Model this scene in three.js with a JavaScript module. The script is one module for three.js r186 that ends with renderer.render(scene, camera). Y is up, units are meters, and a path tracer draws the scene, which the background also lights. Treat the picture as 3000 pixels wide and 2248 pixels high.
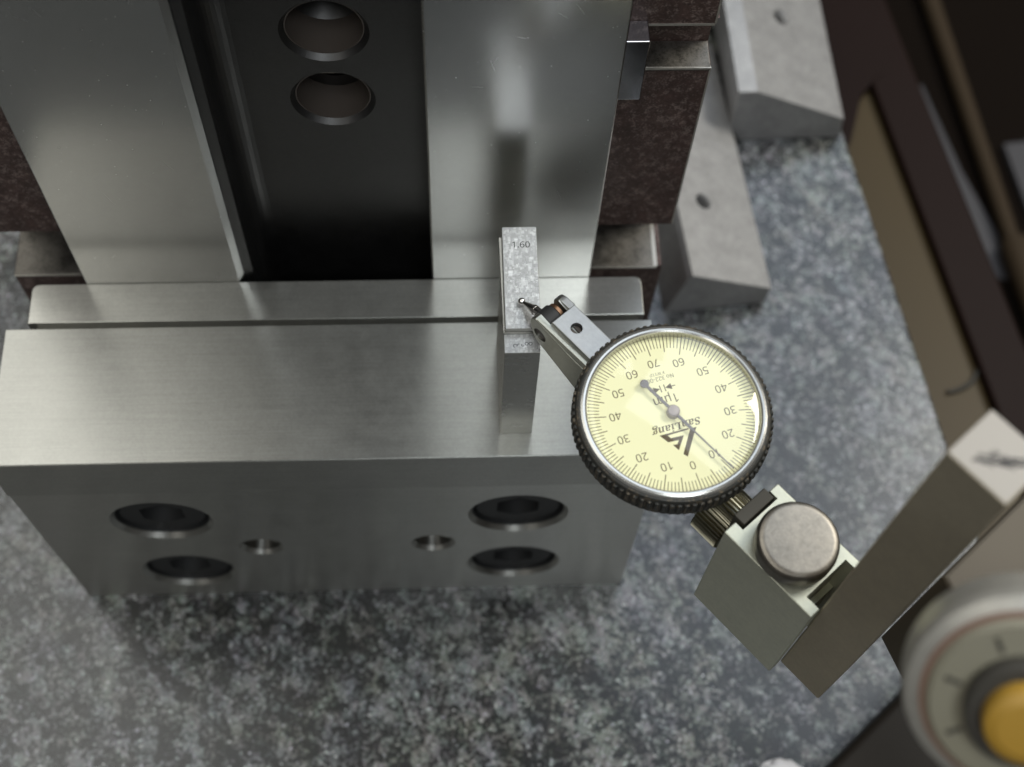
import * as THREE from 'three';
import { RoundedBoxGeometry } from 'three/addons/geometries/RoundedBoxGeometry.js';
import { mergeGeometries, toCreasedNormals } from 'three/addons/utils/BufferGeometryUtils.js';
import { RectAreaLightUniformsLib } from 'three/addons/lights/RectAreaLightUniformsLib.js';
import { Brush, Evaluator, SUBTRACTION } from 'three-bvh-csg';

RectAreaLightUniformsLib.init();
const scene = new THREE.Scene();
const MM = 0.001, GY = 117.5;                       // geometry is written in millimetres; the top of the stone plate is y = 0
const P3 = (x, y, z) => new THREE.Vector3(x * MM, (y + GY) * MM, z * MM);   // heights in the lists below count from the jaw top

// ---- camera -------------------------------------------------------------
const camera = new THREE.PerspectiveCamera(30.83, 1024 / 767, 0.01, 40);
camera.position.copy(P3(13.22, 359.823, 209.751));
camera.rotation.set(-1.117, -0.098, 0.071, 'YXZ');
camera.focus = 0.345;
camera.userData.fStop = 11.5;
scene.add(camera);
// ---- room light ---------------------------------------------------------
scene.background = new THREE.Color().setRGB(0.09, 0.088, 0.085);
const renderer = new THREE.WebGLRenderer({ antialias: true });
renderer.setSize(1024, 767);
renderer.toneMapping = THREE.LinearToneMapping;
renderer.toneMappingExposure = 1.0;
renderer.shadowMap.enabled = true;

function tag(o, label, category, group, kind) {
  if (label) o.userData.label = label;
  if (category) o.userData.category = category;
  if (group) o.userData.group = group;
  if (kind) o.userData.kind = kind;
  return o;
}
// ---- random numbers and noise ------------------------------------------
function rng(seed) { let s = seed >>> 0; return () => { s = (s + 0x6d2b79f5) | 0; let t = Math.imul(s ^ (s >>> 15), 1 | s); t = (t + Math.imul(t ^ (t >>> 7), 61 | t)) ^ t; return ((t ^ (t >>> 14)) >>> 0) / 4294967296; }; }
function tileNoise(n, cells, seed, cellsY = cells) {   // smooth value noise that tiles, n x n, about 0..1
  const r = rng(seed), g = new Float32Array(cells * cellsY); for (let i = 0; i < g.length; i++) g[i] = r();
  const out = new Float32Array(n * n), sm = (t) => t * t * (3 - 2 * t);
  for (let y = 0; y < n; y++) {
    const fy = y / n * cellsY, iy = Math.floor(fy), ty = sm(fy - iy), y0 = iy % cellsY * cells, y1 = (iy + 1) % cellsY * cells;
    for (let x = 0; x < n; x++) {
      const fx = x / n * cells, ix = Math.floor(fx), tx = sm(fx - ix), x0 = ix % cells, x1 = (ix + 1) % cells;
      out[y * n + x] = (g[y0 + x0] * (1 - tx) + g[y0 + x1] * tx) * (1 - ty) + (g[y1 + x0] * (1 - tx) + g[y1 + x1] * tx) * ty;
    }
  }
  return out;
}
function tex(n, fn, srgb, repeat = 1) {
  const d = new Uint8Array(n * n * 4);
  for (let y = 0; y < n; y++) for (let x = 0; x < n; x++) { const c = fn(y * n + x, x, y), o = (y * n + x) * 4; for (let k = 0; k < 3; k++) d[o + k] = Math.max(0, Math.min(255, c[k] * 255)); d[o + 3] = 255; }
  const t = new THREE.DataTexture(d, n, n); t.wrapS = t.wrapT = THREE.RepeatWrapping; t.magFilter = THREE.LinearFilter; t.repeat.set(repeat, repeat);
  if (srgb) t.colorSpace = THREE.SRGBColorSpace; t.needsUpdate = true; return t;
}
function canvasTex(w, h, draw) {
  const c = document.createElement('canvas'); c.width = w; c.height = h; draw(c.getContext('2d'), w, h);
  const t = new THREE.CanvasTexture(c); t.colorSpace = THREE.SRGBColorSpace; t.wrapS = t.wrapT = THREE.ClampToEdgeWrapping; t.needsUpdate = true; return t;
}
// ---- materials ----------------------------------------------------------
const N = 1024;
const n8 = tileNoise(N, 8, 1), n24 = tileNoise(N, 24, 2), n96 = tileNoise(N, 96, 3), n256 = tileNoise(N, 256, 4), lineX0 = tileNoise(N, 10, 5, 512), lineX = lineX0, blot = tileNoise(N, 40, 6);
// ground steel: fine lines along u, faint cloudiness, tiny specks; the tile is 120 mm
function steelMaps(lo, hi, specks, seed, lw = 1, cl = 1, lineX = lineX0) {
  const r = rng(seed), sp = new Float32Array(N * N);
  for (let k = 0; k < specks; k++) { const x = Math.floor(r() * N), y = Math.floor(r() * N), s = r() < 0.3 ? 2 : 1, v = r() < 0.5 ? 1 : -1; for (let j = 0; j < s; j++) for (let i = 0; i < s; i++) sp[((y + j) % N) * N + (x + i) % N] = v; }
  for (let k = 0; k < 16; k++) { let x = r() * N, y = r() * N; const a = r() * 6.28, n = 12 + r() * 70, v = r() < 0.6 ? 0.8 : -0.8; for (let m = 0; m < n; m++) { sp[(Math.floor(y) & (N - 1)) * N + (Math.floor(x) & (N - 1))] = v * Math.sin(Math.PI * m / n); x += Math.cos(a); y += Math.sin(a); if (x < 0) x += N; if (y < 0) y += N; } }
  const color = tex(N, (i) => { const v = 0.86 + 0.06 * cl * (n24[i] - 0.5) + 0.07 * cl * (n96[i] - 0.5) + 0.05 * lw * (lineX[i] - 0.5) + 0.07 * cl * (n256[i] - 0.5) + sp[i] * 0.16; return [v, v, v * 0.99]; });
  const rough = tex(N, (i) => { const v = lo + (hi - lo) * (0.3 * n8[i] + 0.25 * n24[i] + 0.2 * n96[i] + 0.25 * (Math.min(lw, 1.3) * lineX[i] + 0.5 * (1 - Math.min(lw, 1.3)))) + Math.abs(sp[i]) * 0.2; return [v, v, v]; });
  const bump = tex(N, (i) => { const v = 0.5 + 0.3 * (lineX[i] - 0.5) + 0.25 * (n256[i] - 0.5) - Math.abs(sp[i]) * 0.3; return [v, v, v]; });
  return { color, rough, bump };
}
const sm1 = steelMaps(0.3, 0.42, 160, 11), sm2 = steelMaps(0.34, 0.5, 900, 12), sm0 = steelMaps(0.33, 0.38, 0, 13, 0.5), smw0 = steelMaps(0.36, 0.42, 300, 17, 0.2, 2.2);
const lineY = new Float32Array(N * N); for (let y = 0; y < N; y++) for (let x = 0; x < N; x++) lineY[y * N + x] = 0.6 * lineX[x * N + y] + 0.4 * n256[y * N + x];
const smj = steelMaps(0.31, 0.41, 30, 16, 3.2, 0.4, lineY);
function steel(rgb, maps, o = {}) {
  return new THREE.MeshPhysicalMaterial({ color: new THREE.Color().setRGB(...rgb), metalness: 1, map: maps.color, roughnessMap: maps.rough, roughness: 1, bumpMap: maps.bump, bumpScale: 1.2e-6, ...o });
}
const M = {};
M.jaw = steel([0.47, 0.465, 0.435], smj, { anisotropy: 0.8, roughness: 0.85, bumpMap: null });
M.jawPlate = steel([0.42, 0.416, 0.39], smj, { anisotropy: 0.8, roughness: 0.95, bumpMap: null });
const smw = steelMaps(0.36, 0.385, 260, 14, 0.05, 0.4);
M.way = steel([0.56, 0.558, 0.55], smw, { roughness: 0.62, bumpMap: null });
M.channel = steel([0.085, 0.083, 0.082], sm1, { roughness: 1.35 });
M.block = steel([0.62, 0.61, 0.6], sm2, { roughness: 1.05 });
M.holder = steel([0.58, 0.585, 0.48], sm2, { roughness: 1.0, metalness: 0.6 });
M.darkSteel = steel([0.46, 0.4, 0.3], sm2, { roughness: 1.2, metalness: 0.75 });
M.knob = steel([0.27, 0.245, 0.21], steelMaps(0.34, 0.52, 260, 15, 0.2, 2.4), { roughness: 0.95 });
M.chrome = new THREE.MeshStandardMaterial({ color: new THREE.Color().setRGB(0.72, 0.7, 0.67), metalness: 1, roughness: 0.14 });
M.satin = steel([0.42, 0.425, 0.43], sm1, { roughness: 1.2 });
M.olive = steel([0.42, 0.42, 0.37], sm1, { roughness: 1.0 });
M.black = new THREE.MeshStandardMaterial({ color: new THREE.Color().setRGB(0.012, 0.012, 0.012), metalness: 0, roughness: 0.6 });
M.paleSteel = steel([0.4, 0.39, 0.385], smw0, { metalness: 0.6, roughness: 1.2, bumpMap: null });
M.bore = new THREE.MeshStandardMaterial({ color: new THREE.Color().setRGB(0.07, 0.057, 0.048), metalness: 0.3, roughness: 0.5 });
const worn = tex(512, (i, x, y) => { const j = (y * 2) * N + x * 2, w = Math.max(0, n96[j] * 0.6 + n24[j] * 0.6 - 0.62) * 1.6; return [0.03 + w * 0.16, 0.028 + w * 0.12, 0.024 + w * 0.07]; });
M.bezel = new THREE.MeshStandardMaterial({ map: worn, metalness: 0.35, roughness: 0.5 });
M.hand = new THREE.MeshStandardMaterial({ color: new THREE.Color().setRGB(0.16, 0.145, 0.14), metalness: 0.4, roughness: 0.5 });
// rough brown-black oxide skin with pale rubbed streaks
const skin = tex(N, (i, x, y) => {
  const k = ((y * 2 + x + 40 * n8[i] | 0) % N) * N + (x * 2 + N - (y % N)) % N, m = ((y + 300) % N) * N + (x + 500) % N;
  const w = Math.pow(Math.max(0, 0.42 * n24[k] + 0.4 * n96[k] + 0.3 * n256[i] - 0.555), 1.0) * 0.95 + 0.35 * Math.max(0, n24[m] * 0.7 + n96[i] * 0.4 - 0.72), b = 0.026 + 0.03 * n24[i] * n96[m] + 0.012 * n256[i];
  return [b * 1.75 + w * 0.36, b * 1.08 + w * 0.3, b * 0.92 + w * 0.27];
}, false, 1);
M.skin = new THREE.MeshStandardMaterial({ map: skin, roughness: 0.55, metalness: 0.25, bumpMap: sm2.bump, bumpScale: 4e-5 });
// dark granite: black, grey and white grains of one to three millimetres; the tile is 420 mm
const GN = 2048, ga = tileNoise(GN, 130, 21), gb = tileNoise(GN, 236, 22), gc = tileNoise(GN, 430, 23), gd = tileNoise(GN, 44, 24), ge = tileNoise(GN, 110, 25), gf = tileNoise(GN, 170, 26), gl = tileNoise(GN, 7, 27), gw = tileNoise(GN, 180, 28), gv = tileNoise(GN, 190, 29);
const granite = canvasTex(GN, GN, (c) => {
  const im = c.createImageData(GN, GN), d = im.data, enc = (v) => 255 * (v <= 0.0031 ? 12.92 * v : 1.055 * Math.pow(v, 1 / 2.4) - 0.055);
  const g1 = new Float32Array(GN * GN);
  for (let y = 0, i = 0; y < GN; y++) for (let x = 0; x < GN; x++, i++) {
    const xx = (x + Math.floor(20 * gw[i])) % GN, yy = (y + Math.floor(20 * gv[i])) % GN, j = yy * GN + xx, k = ((yy + 700 + xx) % GN) * GN + (xx + 911) % GN;
    const g = 0.3 * ga[j] + 0.33 * gb[j] + 0.37 * gc[i] + 0.24 * (gd[k] - 0.5) + 0.16 * (gl[i] - 0.5); g1[i] = g;
    let t = Math.max(0, Math.min(1, (g - 0.3) / 0.42)); t = t * t * (3 - 2 * t);
    const v = Math.max(0.006, 0.012 + 0.12 * Math.pow(t, 1.4)), h = ge[k] - 0.5, b = gd[i] - 0.5;
    d[i * 4] = enc(v * (1 - 0.14 * h)); d[i * 4 + 1] = enc(v * (1.03 + 0.1 * h)); d[i * 4 + 2] = enc(v * (1.0 + 0.26 * b)); d[i * 4 + 3] = 255;
  }
  c.putImageData(im, 0, 0);
  const r = rng(77);
  for (let k = 0; k < 70000; k++) {
    const x = r() * GN, y = r() * GN, g = g1[Math.floor(y) * GN + Math.floor(x)] + (r() - 0.5) * 0.2, q = r();
    let v, al; if (g > 0.56) { v = 122 + 60 * r(); al = 0.55 + 0.3 * r(); } else if (g > 0.47) { v = 70 + 45 * r(); al = 0.5; } else { v = 16 + 26 * r(); al = 0.6; }
    const s = 1.3 + 3.1 * r() * r() + 0.8 * r(), a0 = r() * 6.28;
    c.fillStyle = `rgba(${v - (q < 0.3 ? 8 : 0) | 0},${v + (q < 0.3 ? 3 : q > 0.85 ? -4 : 0) | 0},${v + (q > 0.7 ? 8 : -2) | 0},${al})`; c.beginPath();
    for (let m = 0; m < 5; m++) { const a = a0 + m * 1.2566, e = s * (0.6 + 0.6 * r()); m ? c.lineTo(x + e * Math.cos(a), y + e * Math.sin(a)) : c.moveTo(x + e * Math.cos(a), y + e * Math.sin(a)); }
    c.fill();
  }
  for (let k = 0; k < 240; k++) { c.fillStyle = `rgba(228,230,232,${0.6 + 0.4 * r()})`; c.beginPath(); c.ellipse(r() * GN, r() * GN, 1 + 2 * r(), 1 + r(), r() * 3, 0, 6.2832); c.fill(); }
});
granite.wrapS = granite.wrapT = THREE.RepeatWrapping;
M.granite = new THREE.MeshPhysicalMaterial({ map: granite, roughness: 0.26, metalness: 0, ior: 1.55 });
M.bench = new THREE.MeshPhysicalMaterial({ color: new THREE.Color().setRGB(0.058, 0.04, 0.017), roughness: 0.4, metalness: 0, specularIntensity: 0.3 });
M.rail = new THREE.MeshPhysicalMaterial({ color: new THREE.Color().setRGB(0.011, 0.0048, 0.0034), roughness: 0.55, specularIntensity: 0.2 });
M.brownSteel = new THREE.MeshStandardMaterial({ color: new THREE.Color().setRGB(0.085, 0.07, 0.05), metalness: 0.4, roughness: 0.55 });
M.paint = new THREE.MeshPhysicalMaterial({ color: new THREE.Color().setRGB(0.014, 0.011, 0.008), roughness: 0.6, specularIntensity: 0.35 });
M.floor = new THREE.MeshPhysicalMaterial({ color: new THREE.Color().setRGB(0.008, 0.0055, 0.004), roughness: 1, specularIntensity: 0.15 });
M.greyPaint = new THREE.MeshStandardMaterial({ color: new THREE.Color().setRGB(0.045, 0.042, 0.045), roughness: 0.6 });
M.yellow = new THREE.MeshStandardMaterial({ color: new THREE.Color().setRGB(0.32, 0.19, 0.02), roughness: 0.45 });
M.cream = new THREE.MeshStandardMaterial({ color: new THREE.Color().setRGB(0.2, 0.185, 0.135), roughness: 0.5 });
M.orange = new THREE.MeshStandardMaterial({ color: new THREE.Color().setRGB(0.36, 0.205, 0.025), roughness: 0.5 });
M.red = new THREE.MeshStandardMaterial({ color: new THREE.Color().setRGB(0.17, 0.1, 0.07), roughness: 0.5 });
M.white = new THREE.MeshStandardMaterial({ color: new THREE.Color().setRGB(0.6, 0.59, 0.6), roughness: 0.9 });
M.glass = new THREE.MeshPhysicalMaterial({ color: 0xffffff, transmission: 1, thickness: 0, roughness: 0.06, ior: 1.5 });

// ---- geometry helpers (millimetres in, metres out) -----------------------
function boxUV(g, tile, along = 0) {              // uv by the axis a face looks along; u runs along x (along = 0) or along z (along = 1)
  g = g.index ? g.toNonIndexed() : g; g.computeBoundingBox();
  const p = g.attributes.position, n = p.count, uv = new Float32Array(n * 2), a = new THREE.Vector3(), b = new THREE.Vector3(), c = new THREE.Vector3();
  for (let i = 0; i < n; i += 3) {
    a.fromBufferAttribute(p, i); b.fromBufferAttribute(p, i + 1); c.fromBufferAttribute(p, i + 2);
    const f = b.clone().sub(a).cross(c.clone().sub(a)), ax = Math.abs(f.x), ay = Math.abs(f.y), az = Math.abs(f.z);
    [a, b, c].forEach((v, k) => {
      let u, w; if (ay >= ax && ay >= az) { u = v.x; w = v.z; } else if (az >= ax) { u = v.x; w = v.y; } else { u = v.z; w = v.y; }
      if (along) [u, w] = [w, u];
      uv[(i + k) * 2] = u / tile; uv[(i + k) * 2 + 1] = w / tile;
    });
  }
  g.setAttribute('uv', new THREE.BufferAttribute(uv, 2)); return g;
}
const clean = (g) => { g = g.index ? g.toNonIndexed() : g.clone(); for (const k of Object.keys(g.attributes)) if (!['position', 'normal', 'uv'].includes(k)) g.deleteAttribute(k); if (!g.attributes.uv) g.setAttribute('uv', new THREE.BufferAttribute(new Float32Array(g.attributes.position.count * 2), 2)); return g; };
const box = (x0, x1, y0, y1, z0, z1) => new THREE.BoxGeometry(x1 - x0, y1 - y0, z1 - z0).translate((x0 + x1) / 2, (y0 + y1) / 2, (z0 + z1) / 2);
const rbox = (x0, x1, y0, y1, z0, z1, r = 0.4, s = 2) => new RoundedBoxGeometry(x1 - x0, y1 - y0, z1 - z0, s, r).translate((x0 + x1) / 2, (y0 + y1) / 2, (z0 + z1) / 2);
const cyl = (r0, r1, h, seg = 48) => new THREE.CylinderGeometry(r0, r1, h, seg);
const lathe = (pts, seg = 96) => toCreasedNormals(new THREE.LatheGeometry(pts.map(([r, y]) => new THREE.Vector2(r, y)), seg), 0.3);
const ev = new Evaluator(); ev.attributes = ['position', 'normal', 'uv']; ev.useGroups = false;
function cut(g, tools) { let a = new Brush(clean(g)); a.updateMatrixWorld(); for (const t of tools) { const b = new Brush(clean(t)); b.updateMatrixWorld(); a = ev.evaluate(a, b, SUBTRACTION); } return a.geometry; }
// a profile of [horizontal, height] points pushed along a third axis
function prism(pts, depth, bevel = 0) {
  const s = new THREE.Shape(pts.map(([x, y]) => new THREE.Vector2(x, y)));
  return new THREE.ExtrudeGeometry(s, { depth: depth - 2 * bevel, bevelEnabled: bevel > 0, bevelSize: bevel, bevelThickness: bevel, bevelOffset: -bevel, bevelSegments: 2, curveSegments: 24 }).translate(0, 0, bevel);
}
const used = {};
function numbered(name) { const k = used[name] = (used[name] ?? -1) + 1; return k ? name + '_' + String(k).padStart(3, '0') : name; }
function thing(name, label, category, x, y, z, turn = 0, group) {     // x, y, z in millimetres, y from the jaw top
  const o = new THREE.Group(); o.name = numbered(name); o.position.copy(P3(x, y, z)); o.rotation.y = turn; scene.add(o);
  o.userData.o = undefined; delete o.userData.o; o.org = [x, y, z];
  return tag(o, label, category, group);
}
function piece(name, geos, mat, parent, o = {}) {    // geometry in scene millimetres (world = true moves it to its thing's origin)
  let g = Array.isArray(geos) ? mergeGeometries(geos.map(clean)) : clean(geos);
  if (o.uv !== false) g = boxUV(g, o.uv || 120, o.along);
  if (o.crease) g = toCreasedNormals(g, o.crease);
  if (o.world) g.translate(-parent.org[0], -parent.org[1], -parent.org[2]);
  g.scale(MM, MM, MM);
  const m = new THREE.Mesh(g, mat); m.name = o.top ? numbered(name) : name; m.castShadow = m.receiveShadow = true;
  if (o.top) m.position.set(0, GY * MM, 0);
  (parent || scene).add(m); return m;
}
const W = { world: true };

// ---- overhead lamps, some of them unseen panels added for brightening -------------------------------------------------------
function panelLight(x, y, z, w, d, power, rgb, label, spin) {
  const g = new THREE.Group(); g.name = numbered('panel_light'); g.position.set(x, y, z); scene.add(g); tag(g, label, 'lamp');
  if (spin === undefined) g.lookAt(0.03, 0.1, 0.05); else g.rotation.set(Math.PI / 2, 0, spin);
  const col = new THREE.Color().setRGB(...rgb);
  const panel = new THREE.Mesh(new THREE.BoxGeometry(w, d, 0.01), new THREE.MeshStandardMaterial({ color: 0x222222, emissive: col, emissiveIntensity: 1 })); panel.name = 'lamp_diffuser'; g.add(panel);
  const housing = new THREE.Mesh(new THREE.BoxGeometry(w + 0.04, d + 0.04, 0.05).translate(0, 0, -0.04), M.white); housing.name = 'housing'; g.add(housing);
  const l = new THREE.RectAreaLight(col, power, w, d); l.position.set(0, 0, 0.012); l.rotation.y = Math.PI; g.add(l);
}
panelLight(0.75, 1.75, -0.75, 1.3, 1.2, 1.6, [0.8, 0.91, 1.05], 'wide cool white panel lamp hanging high above the back right of the bench');
panelLight(-0.78, 1.75, -0.42, 0.9, 1.3, 1.9, [1.0, 1.0, 0.95], 'added unseen white panel high above the back left, brightening the granite and jaw at left', 0);  // unseen panel added to veil and brighten the granite at front left
panelLight(-0.88, 1.75, 1.0, 0.65, 0.8, 3.2, [1.0, 0.99, 0.94], 'added unseen white panel high in front at the left, brightening the jaw front and left way', 0);  // unseen panel added to brighten jaw front and left way by reflection
panelLight(0.33, 1.75, 1.0, 0.75, 0.5, 13, [0.9, 0.96, 1.0], 'added unseen cool white panel high above the viewer, turned to throw a bright patch on the right way', -0.98);  // unseen panel added and turned to reflect a bright patch in the right way
panelLight(0.95, 1.15, -0.42, 0.4, 0.4, 22, [1.0, 0.97, 0.88], 'square work lamp hanging low behind the bench at its right');

// ---- the stone plate and what lies around it -------------------------------
{
  const e = (z) => 199.4 + 0.137 * (z - 4);                 // right edge of the plate
  const s = new THREE.Shape([[-420, -420], [e(420), -420], [e(-620), 620], [-420, 620]].map(([x, y]) => new THREE.Vector2(x, y)));
  const g = new THREE.ExtrudeGeometry(s, { depth: 74.8, bevelEnabled: true, bevelSize: 1.2, bevelThickness: 1.2, bevelOffset: -1.2, bevelSegments: 2 }).rotateX(-Math.PI / 2).translate(0, -GY - 76, 0);
  tag(piece('granite_plate', g, M.granite, null, { top: true, uv: 340 }), 'dark speckled granite surface plate under the whole set-up', null, null, 'structure');
  const bench = box(-460, 268, -30, 0, -700, 460).translate(0, -195, 0);
  const bt = new THREE.Shape([[-520, -460], [e(460) + 61 + 12, -460], [e(-700) + 42, 700], [-520, 700]].map(([x, y]) => new THREE.Vector2(x, y)));
  tag(piece('bench_top', new THREE.ExtrudeGeometry(bt, { depth: 30, bevelEnabled: false }).rotateX(-Math.PI / 2).translate(0, -225, 0), M.bench, null, { top: true }), 'glossy brown bench top below the granite plate', null, null, 'structure');
  tag(piece('floor', box(-1500, 1800, -520, -500, -1800, 1200), M.floor, null, { top: true }), 'dark floor below the bench', null, null, 'structure');
  const r = thing('wooden_rail', 'dark brown rail running along the edge of the glossy bench top', 'rail', 250, -235, -110, 0);
  const rs = (o) => [[e(460) + 73 + o, -460], [e(-700) + 42 + o, 700]];
  const [A, B] = rs(0), [C, D] = rs(24);
  piece('rail_board', new THREE.ExtrudeGeometry(new THREE.Shape([A, C, D, B].map(([x, y]) => new THREE.Vector2(x, y))), { depth: 44, bevelEnabled: true, bevelSize: 1.5, bevelThickness: 1.5, bevelOffset: -1.5, bevelSegments: 2 }).rotateX(-Math.PI / 2).translate(0, -235, 0), M.rail, r, W);
}
// ---- the machine vise standing on end --------------------------------------
const vise = thing('machine_vise', 'ground steel machine vise standing on end on the granite plate, its jaw towards the viewer', 'vise', -21.5, -GY, 0);
{
  const ch = (x, y, d0, d1, r, rim) => [cyl(r, r, d1 - d0).rotateX(Math.PI / 2).translate(x, y, (d0 + d1) / 2), cyl(r + rim, r, rim * 1.0 + 0.2).rotateX(Math.PI / 2).translate(x, y, d1 - (rim + 0.2) / 2 + 0.1)];
  // fixed jaw: main block with a slightly tilted upper band, groove, rear strip
  const main = prism([[14.8, -GY], [58.4, -GY], [58.4, -19.8], [56.6, -19.8], [14.8, -19.8]], 187.4).rotateY(-Math.PI / 2).translate(72, 0, 0);
  const band = prism([[14.8, -19.75], [58.7, -19.75], [58.9, -19.5], [57.8, -0.25], [57.5, 0], [15.1, 0], [14.8, -0.3]], 187.8).rotateY(-Math.PI / 2).translate(72.2, 0, 0);
  const holes = [];
  for (const [x, y] of [[-76.2, -44.2], [32.9, -44.2], [-76.2, -92.0], [32.9, -90.2]]) holes.push(...ch(x, y, 38, 58.6, 14.3, 1.5));
  for (const [x, y] of [[-49.1, -69.6], [6.2, -69.4]]) holes.push(...ch(x, y, 40, 58.6, 6.0, 1.4));
  const jawMain = cut(main, holes);
  const rr = 2.6, sp = new THREE.Shape(); sp.moveTo(-109.8, -13); sp.lineTo(70.3, -13); sp.lineTo(70.3, -rr); sp.quadraticCurveTo(70.3, 0, 70.3 - rr, 0); sp.lineTo(-109.8 + rr, 0); sp.quadraticCurveTo(-109.8, 0, -109.8, -rr); sp.closePath();
  const strip = new THREE.ExtrudeGeometry(sp, { depth: GY - 0.3, bevelEnabled: true, bevelSize: 0.25, bevelThickness: 0.25, bevelOffset: -0.25, bevelSegments: 2, curveSegments: 8 }).rotateX(-Math.PI / 2).translate(0, -GY, 0);
  const fill = box(-108, 69, -GY, -4, 12.9, 14.9);
  piece('fixed_jaw', [jawMain, strip, fill], M.jaw, vise, { world: true, along: 1 });
  piece('jaw_plate', band, M.jawPlate, vise, { world: true, along: 1 });
  for (const [x, y] of [[-76.2, -44.2], [32.9, -44.2], [-76.2, -92.0], [32.9, -90.2]]) {
    const head = cut(lathe([[0, -9], [13.6, -9], [13.6, -0.9], [12.7, 0], [0, 0]], 48), [cyl(7.4, 7.4, 14, 6).translate(0, -1, 0)]);
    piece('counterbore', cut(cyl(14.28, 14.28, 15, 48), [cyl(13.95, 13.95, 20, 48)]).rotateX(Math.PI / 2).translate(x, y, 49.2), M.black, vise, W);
    const s = piece('socket_screw', head.rotateX(Math.PI / 2).translate(x, y, 56.0), M.black, vise, { world: true });
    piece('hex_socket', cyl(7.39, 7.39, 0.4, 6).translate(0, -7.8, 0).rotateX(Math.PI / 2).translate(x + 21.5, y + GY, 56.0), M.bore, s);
  }
  for (const [x, y] of [[-49.1, -69.6], [6.2, -69.4]]) piece('dowel_pin', lathe([[0, -8], [5.6, -8], [5.6, -0.6], [5, 0], [0, 0.2]], 40).rotateX(Math.PI / 2).translate(x, y, 53.2), M.bore, vise, W);
  // two guide ways with the sunk channel between them
  const up = (pts, y0, y1, m, name, o) => { const g = new THREE.ExtrudeGeometry(new THREE.Shape(pts.map(([x, z]) => new THREE.Vector2(x, -z))), { depth: y1 - y0, bevelEnabled: false }).rotateX(-Math.PI / 2).translate(0, y0, 0); return [g, m, name, o]; };
  const TOP = 170;
  {
    const [g] = up([[-94.3, -15.2], [-94.3, -0.4], [-93.9, 0], [-49.4, 0], [-47.6, -1.1], [-47.6, -15.2]], -30, TOP); piece('guide_way', g, M.way, vise, { world: true });
    const [h] = up([[7.8, -15.2], [7.8, -0.5], [8.3, 0], [54.5, 0], [54.9, -0.4], [54.9, -15.2]], -30, TOP); piece('guide_way', h, M.way, vise, { world: true });
    const fl = [[-47.55, -30], [-47.55, -1.7], [-45, -2.0], [-44.6, -3], [-44.4, -8]];
    for (let k = 0; k <= 8; k++) { const t = k / 8 * Math.PI / 2; fl.push([-44.4 + 6 * (1 - Math.cos(t)), -8 - 6 * Math.sin(t)]); }
    fl.push([7.75, -14], [7.75, -30]);
    const [c] = up(fl, -30, TOP);
    const tools = [];
    for (const [y, r] of [[94.5, 9.7], [68.3, 9.7]]) tools.push(cyl(r, r, 12).rotateX(Math.PI / 2).translate(-16.2, y, -19.9), cyl(r + 1.3, r, 1.5).rotateX(Math.PI / 2).translate(-16.2, y, -14.7), cyl(5.4, 5.4, 30).rotateX(Math.PI / 2).translate(-16.2, y, -30));
    tools.push(cyl(9.7, 5.6, 6).rotateX(Math.PI / 2).translate(-16.2, 94.5, -28.8));
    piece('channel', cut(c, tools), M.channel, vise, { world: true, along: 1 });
    for (const y of [94.5, 68.3]) piece('bore_liner', cut(cyl(9.68, 9.68, 10.5, 48), [cyl(9.4, 9.4, 20, 48)]).rotateX(Math.PI / 2).translate(-16.2, y, -20.6), M.bore, vise, W);
  }
  // rough body behind the ways with two milled clamping slots across it
  const body = box(-122.5, 80.3, -GY, TOP, -75, -15.2);
  const t1 = prism([[-14, 79], [-23.5, 79], [-23.5, 93], [-14, 95]], 240).rotateY(-Math.PI / 2).translate(100, 0, 0);
  const t2 = prism([[-14, -19.4], [-32, -19.4], [-32, 3], [-30, 5], [-14, 5]], 240).rotateY(-Math.PI / 2).translate(100, 0, 0);
  const bodyCut = cut(body, [t1, t2, box(-36, 4, 50, 116, -60, -10), box(78.8, 82, 94.2, 180, -80, -10).translate(0, 0, 0)]);
  piece('vise_body', bodyCut, M.skin, vise, { world: true, uv: 90 });
  for (const [y, zb, x0, x1] of [[79, -23.3, -122.4, 80.2], [-19.4, -31.8, -122.4, 78.6]]) {
    tag(piece('slot_ledge', [rbox(x0, x1, y - 1.2, y + 0.3, zb, -14.7, 0.3)], M.ledge || (M.ledge = steel([0.2, 0.185, 0.165], steelMaps(0.3, 0.6, 900, 18, 0.3, 5), { roughness: 1.1 })), vise, { world: true, uv: 60 }), 'ground grey ledge of a milled slot');
  }
  for (const e of [box(-122.3, -95, 94.75, 95.35, -15.6, -14.95), box(56, 78.7, 94.75, 95.35, -15.6, -14.95), box(-122.3, -95, 78.6, 79.2, -15.3, -14.5), box(56, 80.2, 78.6, 79.2, -15.3, -14.5), box(-122.3, -95, -19.9, -19.3, -15.3, -14.5), box(56, 78.5, -19.9, -19.3, -15.3, -14.5), box(80.0, 80.45, 5.4, 78.4, -15.5, -14.95), box(78.5, 78.95, 95.4, TOP, -15.5, -14.95), box(77.6, 78.8, -19.6, -19.0, -31, -14.8)]) piece('worn_edge', e, M.worn || (M.worn = steel([0.5, 0.47, 0.42], sm2, { roughness: 0.9, metalness: 0.7 })), vise, W);
  piece('slot_key', rbox(54.95, 62.2, 74, 96.6, -15.3, -8.6, 0.35), M.keySteel || (M.keySteel = steel([0.5, 0.5, 0.54], sm0, { roughness: 0.35, bumpMap: null })), vise, W);
}
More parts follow.
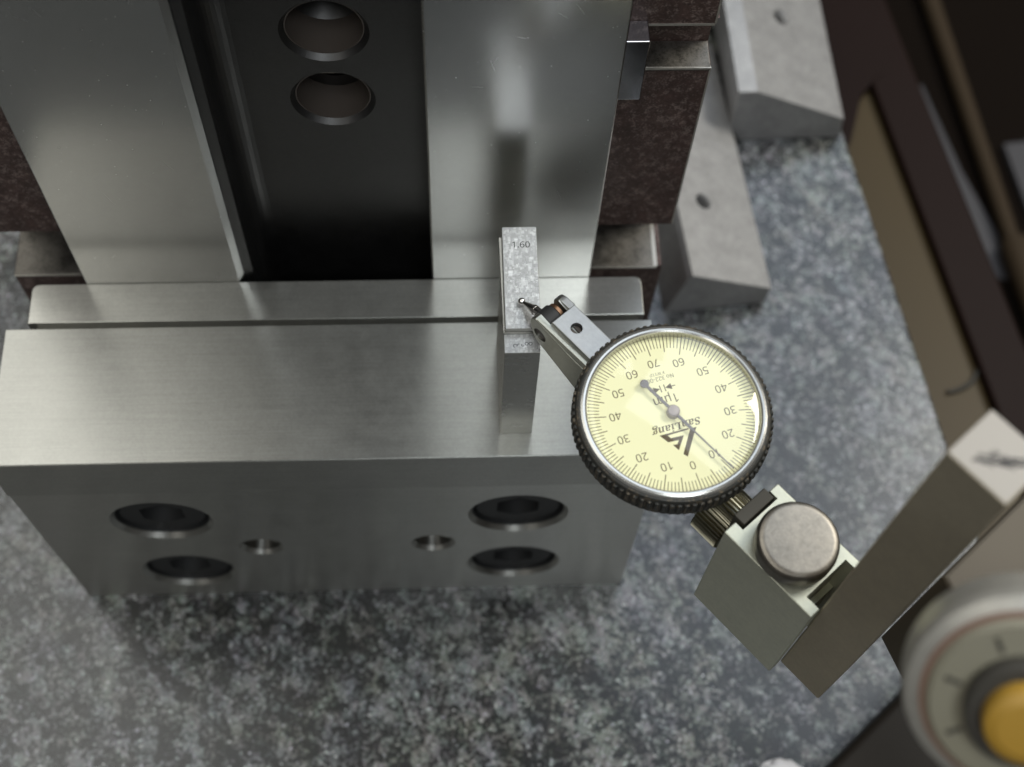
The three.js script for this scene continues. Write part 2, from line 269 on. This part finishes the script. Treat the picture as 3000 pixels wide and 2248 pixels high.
// ---- gauge blocks on the jaw ------------------------------------------------
function gaugeTop(draw, seed) {
  return canvasTex(256, 900, (c, w, h) => {
    const r = rng(seed); c.fillStyle = '#9a9a99'; c.fillRect(0, 0, w, h);
    for (let k = 0; k < 1100; k++) { const v = Math.floor(130 + r() * 110); c.fillStyle = `rgba(${v},${v},${v},${0.14 + r() * 0.3})`; const s = 5 + r() * 22; c.fillRect(r() * w, r() * h, s * (0.4 + r()), s * (0.6 + 1.4 * r())); }
    for (let k = 0; k < 700; k++) { const v = Math.floor(50 + r() * 70), x = r() * w, y = (0.45 + 0.55 * r()) * h; c.fillStyle = `rgba(${v},${v},${v},${0.15 + r() * 0.35})`; c.fillRect(x, y, 1 + r() * 5, 1 + r() * 4); }
    c.strokeStyle = 'rgba(70,70,70,0.35)'; for (let k = 0; k < 26; k++) { c.beginPath(); const x = w * (0.4 + 0.6 * r()), y = h * (0.3 + 0.65 * r()); c.moveTo(x, y); c.lineTo(x + (r() - 0.5) * 50, y - 30 + r() * 40); c.lineWidth = 1 + r() * 2; c.stroke(); }
    draw(c, w, h, r);
  });
}
function gaugeBlock(name, label, x0, w, y0, y1, z0, l, topMap, turn = 0) {
  const t = thing(name, label, 'gauge block', x0 + w / 2, y0, z0 + l / 2, turn);
  piece('block', rbox(-w / 2, w / 2, 0, y1 - y0 - 0.06, -l / 2, l / 2, 0.12), M.block2 || (M.block2 = steel([0.27, 0.26, 0.235], sm1, { roughness: 0.8 })), t);
  if (topMap) {
    const g = new THREE.PlaneGeometry(w - 0.2, l - 0.2).rotateX(-Math.PI / 2).translate(0, y1 - y0, 0);
    const m = new THREE.MeshPhysicalMaterial({ map: topMap, metalness: 0.7, roughness: 0.42, bumpMap: topMap, bumpScale: 1.5e-6 });
    tag(piece('measuring_face', g, m, t, { uv: false }), 'bright scuffed upper face');
  }
  return t;
}
gaugeBlock('gauge_block', 'tall dark steel gauge block standing on the jaw under the thin plates', 26.4, 9.05, 0, 50.0, 20.9, 30, gaugeTop((c, w, h, r) => {
  c.strokeStyle = 'rgba(35,35,40,0.8)'; c.lineWidth = 5;
  for (let k = 0; k < 5; k++) { c.beginPath(); const x = w * (0.3 + 0.11 * k), y = h * (0.915 + 0.02 * r()); c.arc(x, y, 9 + 5 * r(), r() * 6, r() * 6 + 3); c.stroke(); }
}, 31));
gaugeBlock('gauge_plate', 'thin steel gauge plate peeping out at the left under the plate marked 1.60', 26.05, 9, 50.0, 51.0, 17.4, 28.2, null, 0.012);
gaugeBlock('gauge_plate', 'scuffed bright gauge plate marked 1.60 on top of the stack, under the indicator tip', 26.75, 9, 51.0, 52.6, 15.4, 30, gaugeTop((c, w, h) => {
  c.fillStyle = '#2b2b2b'; c.font = '74px sans-serif'; c.textAlign = 'center'; c.save(); c.translate(w * 0.53, h * 0.205); c.fillText('1.60', 0, 0); c.restore();
}, 32));

// ---- dial test indicator ----------------------------------------------------
const TH = -Math.atan2(0.764, 0.645);
const ind = thing('dial_test_indicator', 'lever dial test indicator with cream dial, black knurled bezel and ball tip on gauge plate', 'dial indicator', 64, 0, 77, TH);
{ // local axes: x along the body towards the clamp, y up from the jaw top, z to the viewer's left; the thing's base is at the jaw-top height
  const side = new THREE.Shape(); side.moveTo(-43.2, 59.6); side.quadraticCurveTo(-43.0, 56.6, -41.3, 54.2); side.quadraticCurveTo(-40.2, 53.0, -38.7, 52.6); side.lineTo(-26, 48); side.lineTo(14, 44.5); side.lineTo(18, 44.5); side.lineTo(18, 61); side.lineTo(-30, 61); side.lineTo(-41.6, 62.6); side.quadraticCurveTo(-43.1, 62.2, -43.2, 59.6);
  let body = new THREE.ExtrudeGeometry(side, { depth: 8.8, bevelEnabled: true, bevelSize: 0.25, bevelThickness: 0.25, bevelOffset: -0.25, bevelSegments: 2, curveSegments: 10 }).translate(0, 0, -4.4);
  body = cut(body, [box(-50, -38.2, 40, 70, -3.1, 2.6), box(-50, -43.0, 40, 70, -6, -3), cyl(2.05, 2.05, 3, 32).rotateX(Math.PI / 2).translate(-39.5, 57.4, 5.2)]);
  piece('indicator_body', body, M.olive, ind);
  piece('pivot_screw', lathe([[0, -0.4], [2.02, -0.4], [2.02, 0.3], [1.6, 0.35], [0, 0.35]], 32).rotateX(Math.PI / 2).translate(-39.5, 57.4, 3.9), M.bore, ind);
  // side rail and dovetail plate on top, dark groove between them
  piece('side_rail', prism([[-41.4, 60.5], [-20, 60.5], [-20, 63.9], [-41.2, 62.9]], 1.0, 0.15).translate(0, 0, 3.5), M.olive, ind);
  const dt = new THREE.Shape(); dt.moveTo(-38.1, -2.4); dt.lineTo(-38.1, 5.2); dt.lineTo(-14, 5.2); dt.lineTo(-14, -2.4); dt.closePath();
  let plate = new THREE.ExtrudeGeometry(dt, { depth: 2.2, bevelEnabled: true, bevelSize: 0.3, bevelThickness: 0.3, bevelOffset: -0.3, bevelSegments: 2 }).rotateX(-Math.PI / 2).translate(0, 60.8, 0);
  plate = cut(plate, [cyl(1.5, 1.5, 8, 32).translate(-32.9, 63, -1.0)]);
  piece('dovetail_plate', plate, M.satin, ind);
  piece('set_screw', cut(lathe([[0, 0], [1.46, 0], [1.46, 1.0], [1.2, 1.3], [0, 1.3]], 24), [box(-2, 2, 0.7, 3, -0.28, 0.28)]).translate(-32.9, 60.6, -1.0), M.bore, ind);
  // right prong, rounded at its end
  const pr = new THREE.Shape(); pr.moveTo(-38, 57); pr.lineTo(-41, 57); pr.quadraticCurveTo(-43.6, 57.2, -43.5, 59.8); pr.quadraticCurveTo(-43.2, 62.6, -40.5, 62.8); pr.lineTo(-38, 63); pr.closePath();
  piece('prong', new THREE.ExtrudeGeometry(pr, { depth: 1.5, bevelEnabled: true, bevelSize: 0.3, bevelThickness: 0.3, bevelOffset: -0.3, bevelSegments: 3 }).translate(0, 0, -5.2), M.satin, ind);
  piece('pivot_barrel', lathe([[0, 0], [3.1, 0], [3.4, 0.3], [3.4, 4.0], [3.1, 4.3], [0, 4.3]], 40).rotateX(Math.PI / 2).translate(-40.6, 58.4, -1.5), M.black, ind, { crease: 0.5 });
  piece('brass_washer', lathe([[0, 0], [2.9, 0], [2.9, 0.9], [0, 0.9]], 32).rotateX(Math.PI / 2).translate(-40.6, 58.6, -2.5), new THREE.MeshStandardMaterial({ color: new THREE.Color().setRGB(0.3, 0.17, 0.1), metalness: 0.9, roughness: 0.35 }), ind);
  // contact point: ball, taper, collar, shank
  const a0 = new THREE.Vector3(-50.9, 53.65, 0.1), a1 = new THREE.Vector3(-41.5, 58.3, 0.4), dir = a1.clone().sub(a0), L = dir.length(); dir.normalize();
  const q = new THREE.Quaternion().setFromUnitVectors(new THREE.Vector3(0, 1, 0), dir);
  const along = (g) => g.applyQuaternion(q).translate(a0.x, a0.y, a0.z);
  const st = piece('contact_point', along(lathe([[0.1, 0.4], [0.5, 0.7], [0.62, 1.6], [1.25, 5.0], [1.25, 5.1], [1.3, 5.15], [1.3, 5.8], [1.15, 5.85], [1.15, L]], 40)), M.chrome, ind);
  piece('ball_tip', new THREE.SphereGeometry(1.0, 32, 20).translate(a0.x, a0.y, a0.z), M.chrome, st);
  // stem with straight knurl
  const stem = piece('indicator_stem', [cyl(4, 4, 10).rotateZ(Math.PI / 2).translate(22, 46.5, 0)], M.holder, ind);
  const kn = new THREE.Shape(); const NT = 42; for (let k = 0; k < NT * 4; k++) { const t = k / (NT * 4) * 2 * Math.PI, r = 7.0 + [-0.25, 0.45, 0.45, -0.25][k % 4]; k ? kn.lineTo(r * Math.cos(t), r * Math.sin(t)) : kn.moveTo(r, 0); }
  piece('knurled_collar', new THREE.ExtrudeGeometry(kn, { depth: 7.6, bevelEnabled: true, bevelSize: 0.2, bevelThickness: 0.3, bevelOffset: -0.2, bevelSegments: 1 }).rotateY(Math.PI / 2).translate(18.0, 46.5, 0), M.collar || (M.collar = steel([0.36, 0.34, 0.26], sm1, { roughness: 0.8 })), ind);
  piece('dovetail_tongue', rbox(25.6, 28.9, 54, 61.2, -6.0, 4.2, 0.3), M.tongue || (M.tongue = new THREE.MeshStandardMaterial({ color: new THREE.Color().setRGB(0.05, 0.045, 0.034), metalness: 0.3, roughness: 0.6 })), ind);
  // bezel: scalloped ring, black shoulder, bright inner ring
  const R = 23.4, T = 84, bz = new THREE.Shape();
  for (let k = 0; k < T * 6; k++) { const t = k / (T * 6) * 2 * Math.PI, r = R - 0.55 + [0, 0.5, 0.55, 0.55, 0.5, 0][k % 6]; k ? bz.lineTo(r * Math.cos(t), r * Math.sin(t)) : bz.moveTo(r, 0); }
  const hole = new THREE.Path(); hole.absarc(0, 0, 21.0, 0, 2 * Math.PI, true); bz.holes.push(hole);
  piece('bezel', [new THREE.ExtrudeGeometry(bz, { depth: 4.0, bevelEnabled: true, bevelSize: 0.35, bevelThickness: 0.5, bevelOffset: -0.35, bevelSegments: 2, curveSegments: 96 }).rotateX(-Math.PI / 2).translate(0, 65.2, 0),
    lathe([[21, 63.2], [22.3, 63.2], [22.9, 64], [22.9, 65.4], [21, 65.4], [21, 63.2]], 128), lathe([[21.4, 69.2], [22.8, 69.2], [22.75, 70.0], [22.4, 70.5], [22.0, 70.7], [21.4, 70.6]], 128)], M.bezel, ind, { uv: 30 });
  piece('bezel_ring', lathe([[19.95, 69.05], [20.0, 70.7], [20.2, 71.2], [20.55, 71.45], [21.0, 71.5], [21.5, 71.3], [21.9, 70.9], [22.0, 70.3], [22.0, 69.4]], 160), M.ringMetal || (M.ringMetal = new THREE.MeshStandardMaterial({ color: new THREE.Color().setRGB(0.45, 0.44, 0.41), metalness: 0.8, roughness: 0.22 })), ind);
  piece('case', lathe([[0, 62.2], [20.5, 62.2], [21.2, 63], [21.2, 68.2], [0, 68.2]], 96), M.darkSteel, ind);
  const TXT = '#564b36';
  const face = canvasTex(1536, 1536, (c, w) => {
    const k = w / 2 / 1.03; c.fillStyle = '#e2dfb4'; c.fillRect(0, 0, w, w); c.translate(w / 2, w / 2);
    c.strokeStyle = c.fillStyle = TXT; c.lineCap = 'butt';
    for (let i = 0; i < 140; i++) { const t = i / 140 * 2 * Math.PI, r0 = i % 10 === 0 ? 0.77 : i % 5 === 0 ? 0.795 : 0.85; c.lineWidth = k * (i % 5 === 0 ? 0.0105 : 0.0085); c.beginPath(); c.moveTo(Math.sin(t) * r0 * k, -Math.cos(t) * r0 * k); c.lineTo(Math.sin(t) * 1.01 * k, -Math.cos(t) * 1.01 * k); c.stroke(); }
    c.textAlign = 'center'; c.textBaseline = 'middle'; c.font = `${0.135 * k}px sans-serif`;
    for (let i = 0; i < 14; i++) { const t = i / 14 * 2 * Math.PI, v = i <= 7 ? i * 10 : (14 - i) * 10; c.fillText(String(v), Math.sin(t) * 0.668 * k, -Math.cos(t) * 0.668 * k); }
    const X = (x) => x * k, Y = (y) => -y * k;
    // script name and mark
    c.font = `italic bold ${0.125 * k}px serif`; c.fillText('SanLiang', X(0.005), Y(0.165));
    const poly = (pts) => { c.beginPath(); pts.forEach(([x, y], i) => (i ? c.lineTo(X(x), Y(y)) : c.moveTo(X(x), Y(y)))); c.closePath(); c.fill(); };
    poly([[-0.205, 0.235], [-0.13, 0.235], [0.055, 0.51], [0.018, 0.555], [-0.165, 0.285]].map(([x, y]) => [x, y]));
    poly([[0.24, 0.222], [-0.11, 0.222], [-0.11, 0.238], [0.15, 0.245], [0.125, 0.287], [-0.03, 0.292], [0.088, 0.452], [0.132, 0.372], [0.08, 0.378], [0.045, 0.333], [0.172, 0.326]]);
    // resolution, arrows, number
    c.font = `${0.155 * k}px sans-serif`; c.fillText('1\u00b5m', X(0.015), Y(-0.185));
    c.lineWidth = k * 0.012; const ln = (x0, y0, x1, y1) => { c.beginPath(); c.moveTo(X(x0), Y(y0)); c.lineTo(X(x1), Y(y1)); c.stroke(); };
    ln(-0.15, -0.335, -0.1, -0.335); ln(0.03, -0.29, 0.03, -0.38); ln(-0.022, -0.29, -0.022, -0.38);
    poly([[-0.105, -0.295], [-0.105, -0.375], [-0.027, -0.335]]); poly([[0.115, -0.295], [0.115, -0.375], [0.035, -0.335]]); ln(0.11, -0.335, 0.16, -0.335);
    c.font = `${0.072 * k}px sans-serif`; c.fillText('No 322-002', X(0.005), Y(-0.463)); c.font = `italic ${0.05 * k}px serif`; c.fillText('\u00a5 W11D', X(0.0), Y(-0.525));
  });
  // the dial's own turn: its right and up directions lie in the plane, 16 degrees off the picture
  const th = 15 * Math.PI / 180, up = new THREE.Vector2(Math.sin(th), Math.cos(th)), rt = new THREE.Vector2(-Math.cos(th), Math.sin(th));
  const toLocal = (v) => new THREE.Vector2(v.x * Math.cos(TH) - v.y * Math.sin(TH), v.x * Math.sin(TH) + v.y * Math.cos(TH));   // world (x, z) to the turned thing
  const lr = toLocal(rt), lu = toLocal(up);
  const disc = new THREE.CircleGeometry(20.7, 128); { const p = disc.attributes.position, uv = disc.attributes.uv; for (let i = 0; i < p.count; i++) { const x = p.getX(i), y = p.getY(i); uv.setXY(i, 0.5 + x / 20.1 / 2.06, 0.5 + y / 20.1 / 2.06); p.setXYZ(i, lr.x * x + lu.x * y, 69.0, lr.y * x + lu.y * y); } disc.computeVertexNormals(); }
  const dial = piece('dial_face', disc, new THREE.MeshStandardMaterial({ map: face, roughness: 0.75 }), ind, { uv: false });
  dial.userData.label = 'cream dial numbered 0 to 70 both ways with 1 micron graduation';
  const at = (x, y) => new THREE.Vector2(lr.x * x + lu.x * y, lr.y * x + lu.y * y).multiplyScalar(20.1);
  const flat = (pts, h) => { const s = pts.map(([x, y]) => at(x, y)); const sh = new THREE.Shape(s.map((v) => new THREE.Vector2(v.x, -v.y))); return new THREE.ExtrudeGeometry(sh, { depth: h, bevelEnabled: false }).rotateX(-Math.PI / 2); };
  const nd = new THREE.Vector2(-0.42, 0.87), nl = nd.clone().normalize(), np = new THREE.Vector2(-nl.y, nl.x);
  const bar = (r0, r1, w0, w1) => [[nl.x * r0 + np.x * w0, nl.y * r0 + np.y * w0], [nl.x * r0 - np.x * w0, nl.y * r0 - np.y * w0], [nl.x * r1 - np.x * w1, nl.y * r1 - np.y * w1], [nl.x * r1 + np.x * w1, nl.y * r1 + np.y * w1]];
  const blob = []; for (let k = 0; k < 24; k++) { const t = k / 24 * 6.2832; blob.push([-nl.x * 0.47 + 0.052 * Math.cos(t), -nl.y * 0.47 + 0.052 * Math.sin(t)]); }
  piece('pointer', [flat(bar(-0.47, 0.32, 0.0165, 0.0165), 0.25), flat(bar(0.32, 0.955, 0.0085, 0.0055), 0.22), flat(blob, 0.26)].map((g) => g.translate(0, 70.1, 0)), M.hand, ind);
  const hub = piece('pointer_hub', lathe([[0, 71.0], [0.25, 70.95], [1.2, 70.9], [1.5, 70.6], [1.5, 69.1]], 40), M.chrome2 || (M.chrome2 = new THREE.MeshStandardMaterial({ color: new THREE.Color().setRGB(0.33, 0.29, 0.27), metalness: 0.3, roughness: 0.5 })), ind);
  piece('crystal', lathe([[20.05, 70.95], [19.6, 71.4], [18.5, 71.7], [0, 71.9]].reverse(), 128), M.glass, ind, { uv: false });
}
// ---- indicator stand: dovetail clamp, square bar, head, knob, base ----------
const stand = thing('indicator_stand', 'brown steel indicator stand with square bar, dovetail clamp and large round adjusting knob', 'stand', 64, 0, 77, TH);
{
  const C0 = cut(rbox(27, 54.0, 14, 61.5, -9, 9, 0.35, 2), [box(25, 29.6, 52, 64, -6.2, 5.4), box(50, 55, 45, 64, -7, 6.2), box(51.5, 55, 10, 46, -7, 6)]);
  const cl = piece('dovetail_clamp', C0, M.holder, stand);
  const kb = piece('clamp_screw', lathe([[0, 61], [5.8, 61], [5.8, 62.4], [9.0, 62.6], [9.4, 63.2], [9.45, 66.4], [9.38, 67.0], [9.18, 67.5], [8.85, 67.9], [8.4, 68.15], [7.9, 68.26], [7.5, 68.28], [0, 68.3]], 72).translate(40.3, 0, 0.2), M.knob, stand);
  piece('square_bar', rbox(54.1, 67.0, 17, 151, -6, 6.0, 0.5, 2), M.darkSteel, stand);
  const top = canvasTex(256, 256, (c, w) => { const r = rng(51); c.fillStyle = '#969088'; c.fillRect(0, 0, w, w); c.strokeStyle = 'rgba(25,22,20,0.75)'; for (let k = 0; k < 70; k++) { c.lineWidth = 3 + r() * 7; c.globalAlpha = 0.4 + 0.6 * r(); c.beginPath(); const q = r(), x = w * (0.28 + 0.5 * q), y = w * (0.78 - 0.42 * q + 0.2 * (r() - 0.5)); c.moveTo(x, y); c.lineTo(x + 14 + 26 * r(), y - 10 - 34 * r()); c.stroke(); } });
  tag(piece('bar_end', new THREE.PlaneGeometry(12.2, 11.4).rotateX(-Math.PI / 2).translate(60.5, 151.08, 0), new THREE.MeshStandardMaterial({ map: top, roughness: 0.5, metalness: 0.2 }), stand, { uv: false }), 'bright end of the bar smeared with black marks');
  // head that grips the bar, on the column
    piece('column', cyl(11, 11, 245, 48).translate(118, 14, -20), M.brownSteel, stand);
  piece('stand_base', rbox(83.5, 185, -GY, -GY + 34, -86, 40, 3, 3), M.paint, stand);
  // big adjusting knob near the lens, axis leaning to the viewer
  const c0 = new THREE.Vector3(97.2 - 64, 155.7, 165.9 - 77), ax = new THREE.Vector3(96.2 - 106.2, 155.4 - 132.2, 165.6 - 142.3).normalize();
  const inv = new THREE.Quaternion().setFromAxisAngle(new THREE.Vector3(0, 1, 0), -TH); c0.applyQuaternion(inv); ax.applyQuaternion(inv);
  const kq = new THREE.Quaternion().setFromUnitVectors(new THREE.Vector3(0, 1, 0), ax), put = (g) => g.applyQuaternion(kq).translate(c0.x, c0.y, c0.z);
  { const h = new THREE.Shape([[67.2, 10.5], [86, 3.4], [128, 24], [128, 74], [67.2, 62]].map(([x, y]) => new THREE.Vector2(x, y)));
    piece('clamp_head', new THREE.ExtrudeGeometry(h, { depth: 46, bevelEnabled: true, bevelSize: 1.2, bevelThickness: 1.2, bevelOffset: -1.2, bevelSegments: 3 }).rotateX(-Math.PI / 2).translate(0, 35, 0), M.brownSteel, stand); }
  const kk = piece('adjusting_knob', put(lathe([[0, -15], [13.0, -15], [13.5, -12], [17.0, -11], [17.6, -10], [17.6, -4.5], [17.1, -3.2], [15.2, -2.4], [0, -2.4]], 96)), M.rim || (M.rim = steel([0.4, 0.38, 0.34], sm2, { metalness: 0.5 })), stand);
  { const e0 = c0.clone().addScaledVector(ax, -14), e1 = new THREE.Vector3(95, 80, -25), dv = e1.clone().sub(e0), h = dv.length();
    piece('knob_spindle', cyl(6.5, 6.5, h, 40).applyQuaternion(new THREE.Quaternion().setFromUnitVectors(new THREE.Vector3(0, 1, 0), dv.normalize())).translate((e0.x + e1.x) / 2, (e0.y + e1.y) / 2, (e0.z + e1.z) / 2), M.brownSteel, stand); }
  piece('red_ring', put(lathe([[14.2, -2.6], [15.1, -2.5], [15.1, -2.1], [14.2, -1.9]], 96)), M.red, kk);
  piece('dial_ring', put(lathe([[8, -2.2], [14.15, -2.2], [14.2, -1.5], [13.5, -0.7], [8, -0.4]], 96)), M.cream, kk);
  for (const t of [2.75, 3.6, 4.4, 1.9]) piece('scale_mark', put(box(9.6, 12.2, -0.75, -0.42, -0.35, 0.35).rotateY(t)), M.collarDark || (M.collarDark = new THREE.MeshStandardMaterial({ color: new THREE.Color().setRGB(0.035, 0.031, 0.024), roughness: 0.7 })), kk);
  piece('cap_collar', put(lathe([[5, -0.6], [8.8, -0.6], [8.8, 2.0], [8.2, 2.6], [5, 2.6]], 72)), M.collarDark || (M.collarDark = new THREE.MeshStandardMaterial({ color: new THREE.Color().setRGB(0.035, 0.031, 0.024), roughness: 0.7 })), kk);
  piece('knob_cap', put(lathe([[0, 6.2], [4.4, 6.0], [6.0, 5.2], [6.3, 4.2], [6.3, 2.0]].reverse(), 72)), M.orange, kk);
}
// ---- two slanted steel blocks on the plate -----------------------------------
function slantBlock(label, x, z, turn, len, prof, holeAt) {
  const t = thing('slant_block', label, 'steel block', x, -GY, z, turn);
  let g = prism(prof, len, 0.4).translate(0, 0, -len);
  if (holeAt) { const [hx, hy, hz, tilt] = holeAt; g = cut(g, [cyl(3.1, 3.1, 40, 32).rotateZ(tilt).translate(hx, hy, hz), cyl(4.6, 3.0, 3, 32).translate(0, -0.2, 0).rotateZ(tilt).translate(hx, hy, hz)]); }
  piece('block', g, M.paleSteel, t); return t;
}
slantBlock('grey steel block with slanted upper face and one hole, right beside the vise', 96.6, -51.5, 0.1, 120, [[0, 0], [40.4, 0], [41.3, 11.0], [7.7, 27.4], [6, 25]], [20, 22, -36, -0.454]);
slantBlock('grey steel block with slanted upper face, farther back near the plate edge', 134.9, -133.6, 0.03, 130, [[0, 0], [43.2, 0], [41.9, 12.6], [2.1, 32.6], [-5.5, 32.7], [-5, 10]], [20, 23.4, -45, -0.466]);
// ---- things on the dark floor beyond the rail ------------------------------
{
  const at = (name, label, cat, geo, mat, x, z, turn) => { const t = thing(name, label, cat, x, -400, z, turn); return [t, piece('body', geo, mat, t)]; };
  const shelf = piece('low_shelf', box(300, 900, -430, -400.5, -900, 300), M.floor, null, { top: true }); tag(shelf, 'dark low shelf beyond the rail', null, null, 'structure');
  at('grey_board', 'narrow grey board lying beyond the dark rail, nearest to it', 'board', prism([[-5, -80], [16, 70], [40, 76], [14, -10], [-1, -82]], 6, 0.5).rotateX(Math.PI / 2), M.greyPaint, 340, -300, 0);
  at('grey_board', 'grey board at the right edge of the picture behind the yellow handle', 'board', rbox(-12, 12, 0, 6, -40, 40, 1), M.greyPaint, 400, -290, 0.12);
  at('amber_bar', 'long amber bar lying beyond the dark rail, brighter towards the viewer', 'bar', [cyl(7, 5, 420, 24).rotateX(-Math.PI / 2).translate(0, 8, -180), lathe([[0, -34], [8.5, -34], [9.5, -28], [8.5, 26], [7, 30], [0, 30]], 32).rotateX(Math.PI / 2).translate(0, 9, 30)], new THREE.MeshStandardMaterial({ color: new THREE.Color().setRGB(0.03, 0.016, 0.003), roughness: 0.8 }), 374, -246, 0.1);
}
{ // dark slab added for the shade on the bench top behind the plate corner
  const t = thing('shade_block', 'dark slab with a slanted end, put in for the shade on the bench top behind the far plate corner', 'block', 200, -195, -230);
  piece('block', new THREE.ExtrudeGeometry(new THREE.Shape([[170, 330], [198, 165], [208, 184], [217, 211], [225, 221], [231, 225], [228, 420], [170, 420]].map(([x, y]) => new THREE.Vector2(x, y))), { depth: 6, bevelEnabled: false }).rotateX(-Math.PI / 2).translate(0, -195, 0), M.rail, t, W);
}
// ---- small things --------------------------------------------------------------
{
  const w = new THREE.CatmullRomCurve3([[234, -194, -51], [240, -194, -52.5], [246, -193.4, -56], [250, -194, -62], [255, -194, -66], [262, -194, -70]].map((p) => new THREE.Vector3(...p)));
  tag(piece('wire', new THREE.TubeGeometry(w, 40, 1.1, 8), M.collarDark, null, { top: true }), 'short bent black wire lying on the glossy brown bench top', 'wire');
  const r = rng(91), g = new THREE.IcosahedronGeometry(7.5, 4), p = g.attributes.position, v = new THREE.Vector3();
  const ph = Array.from({ length: 9 }, () => [r() * 2 - 1, r() * 2 - 1, r() * 2 - 1, r() * 6]);
  for (let k = 0; k < p.count; k++) { v.fromBufferAttribute(p, k); let f = 1; for (const [a, b, c, d] of ph) f += 0.07 * Math.abs(Math.sin((a * v.x + b * v.y + c * v.z) * 0.7 + d)); v.multiplyScalar(f * 0.85); p.setXYZ(k, v.x, v.y * 0.6 + 3.7, v.z); }
  const t = thing('tissue', 'small crumpled white tissue on the granite at the bottom edge', 'tissue', 121, -GY, 131); g.deleteAttribute('normal'); g.computeVertexNormals(); piece('wad', g, M.white, t);
}
scene.environment = null;
renderer.render(scene, camera);
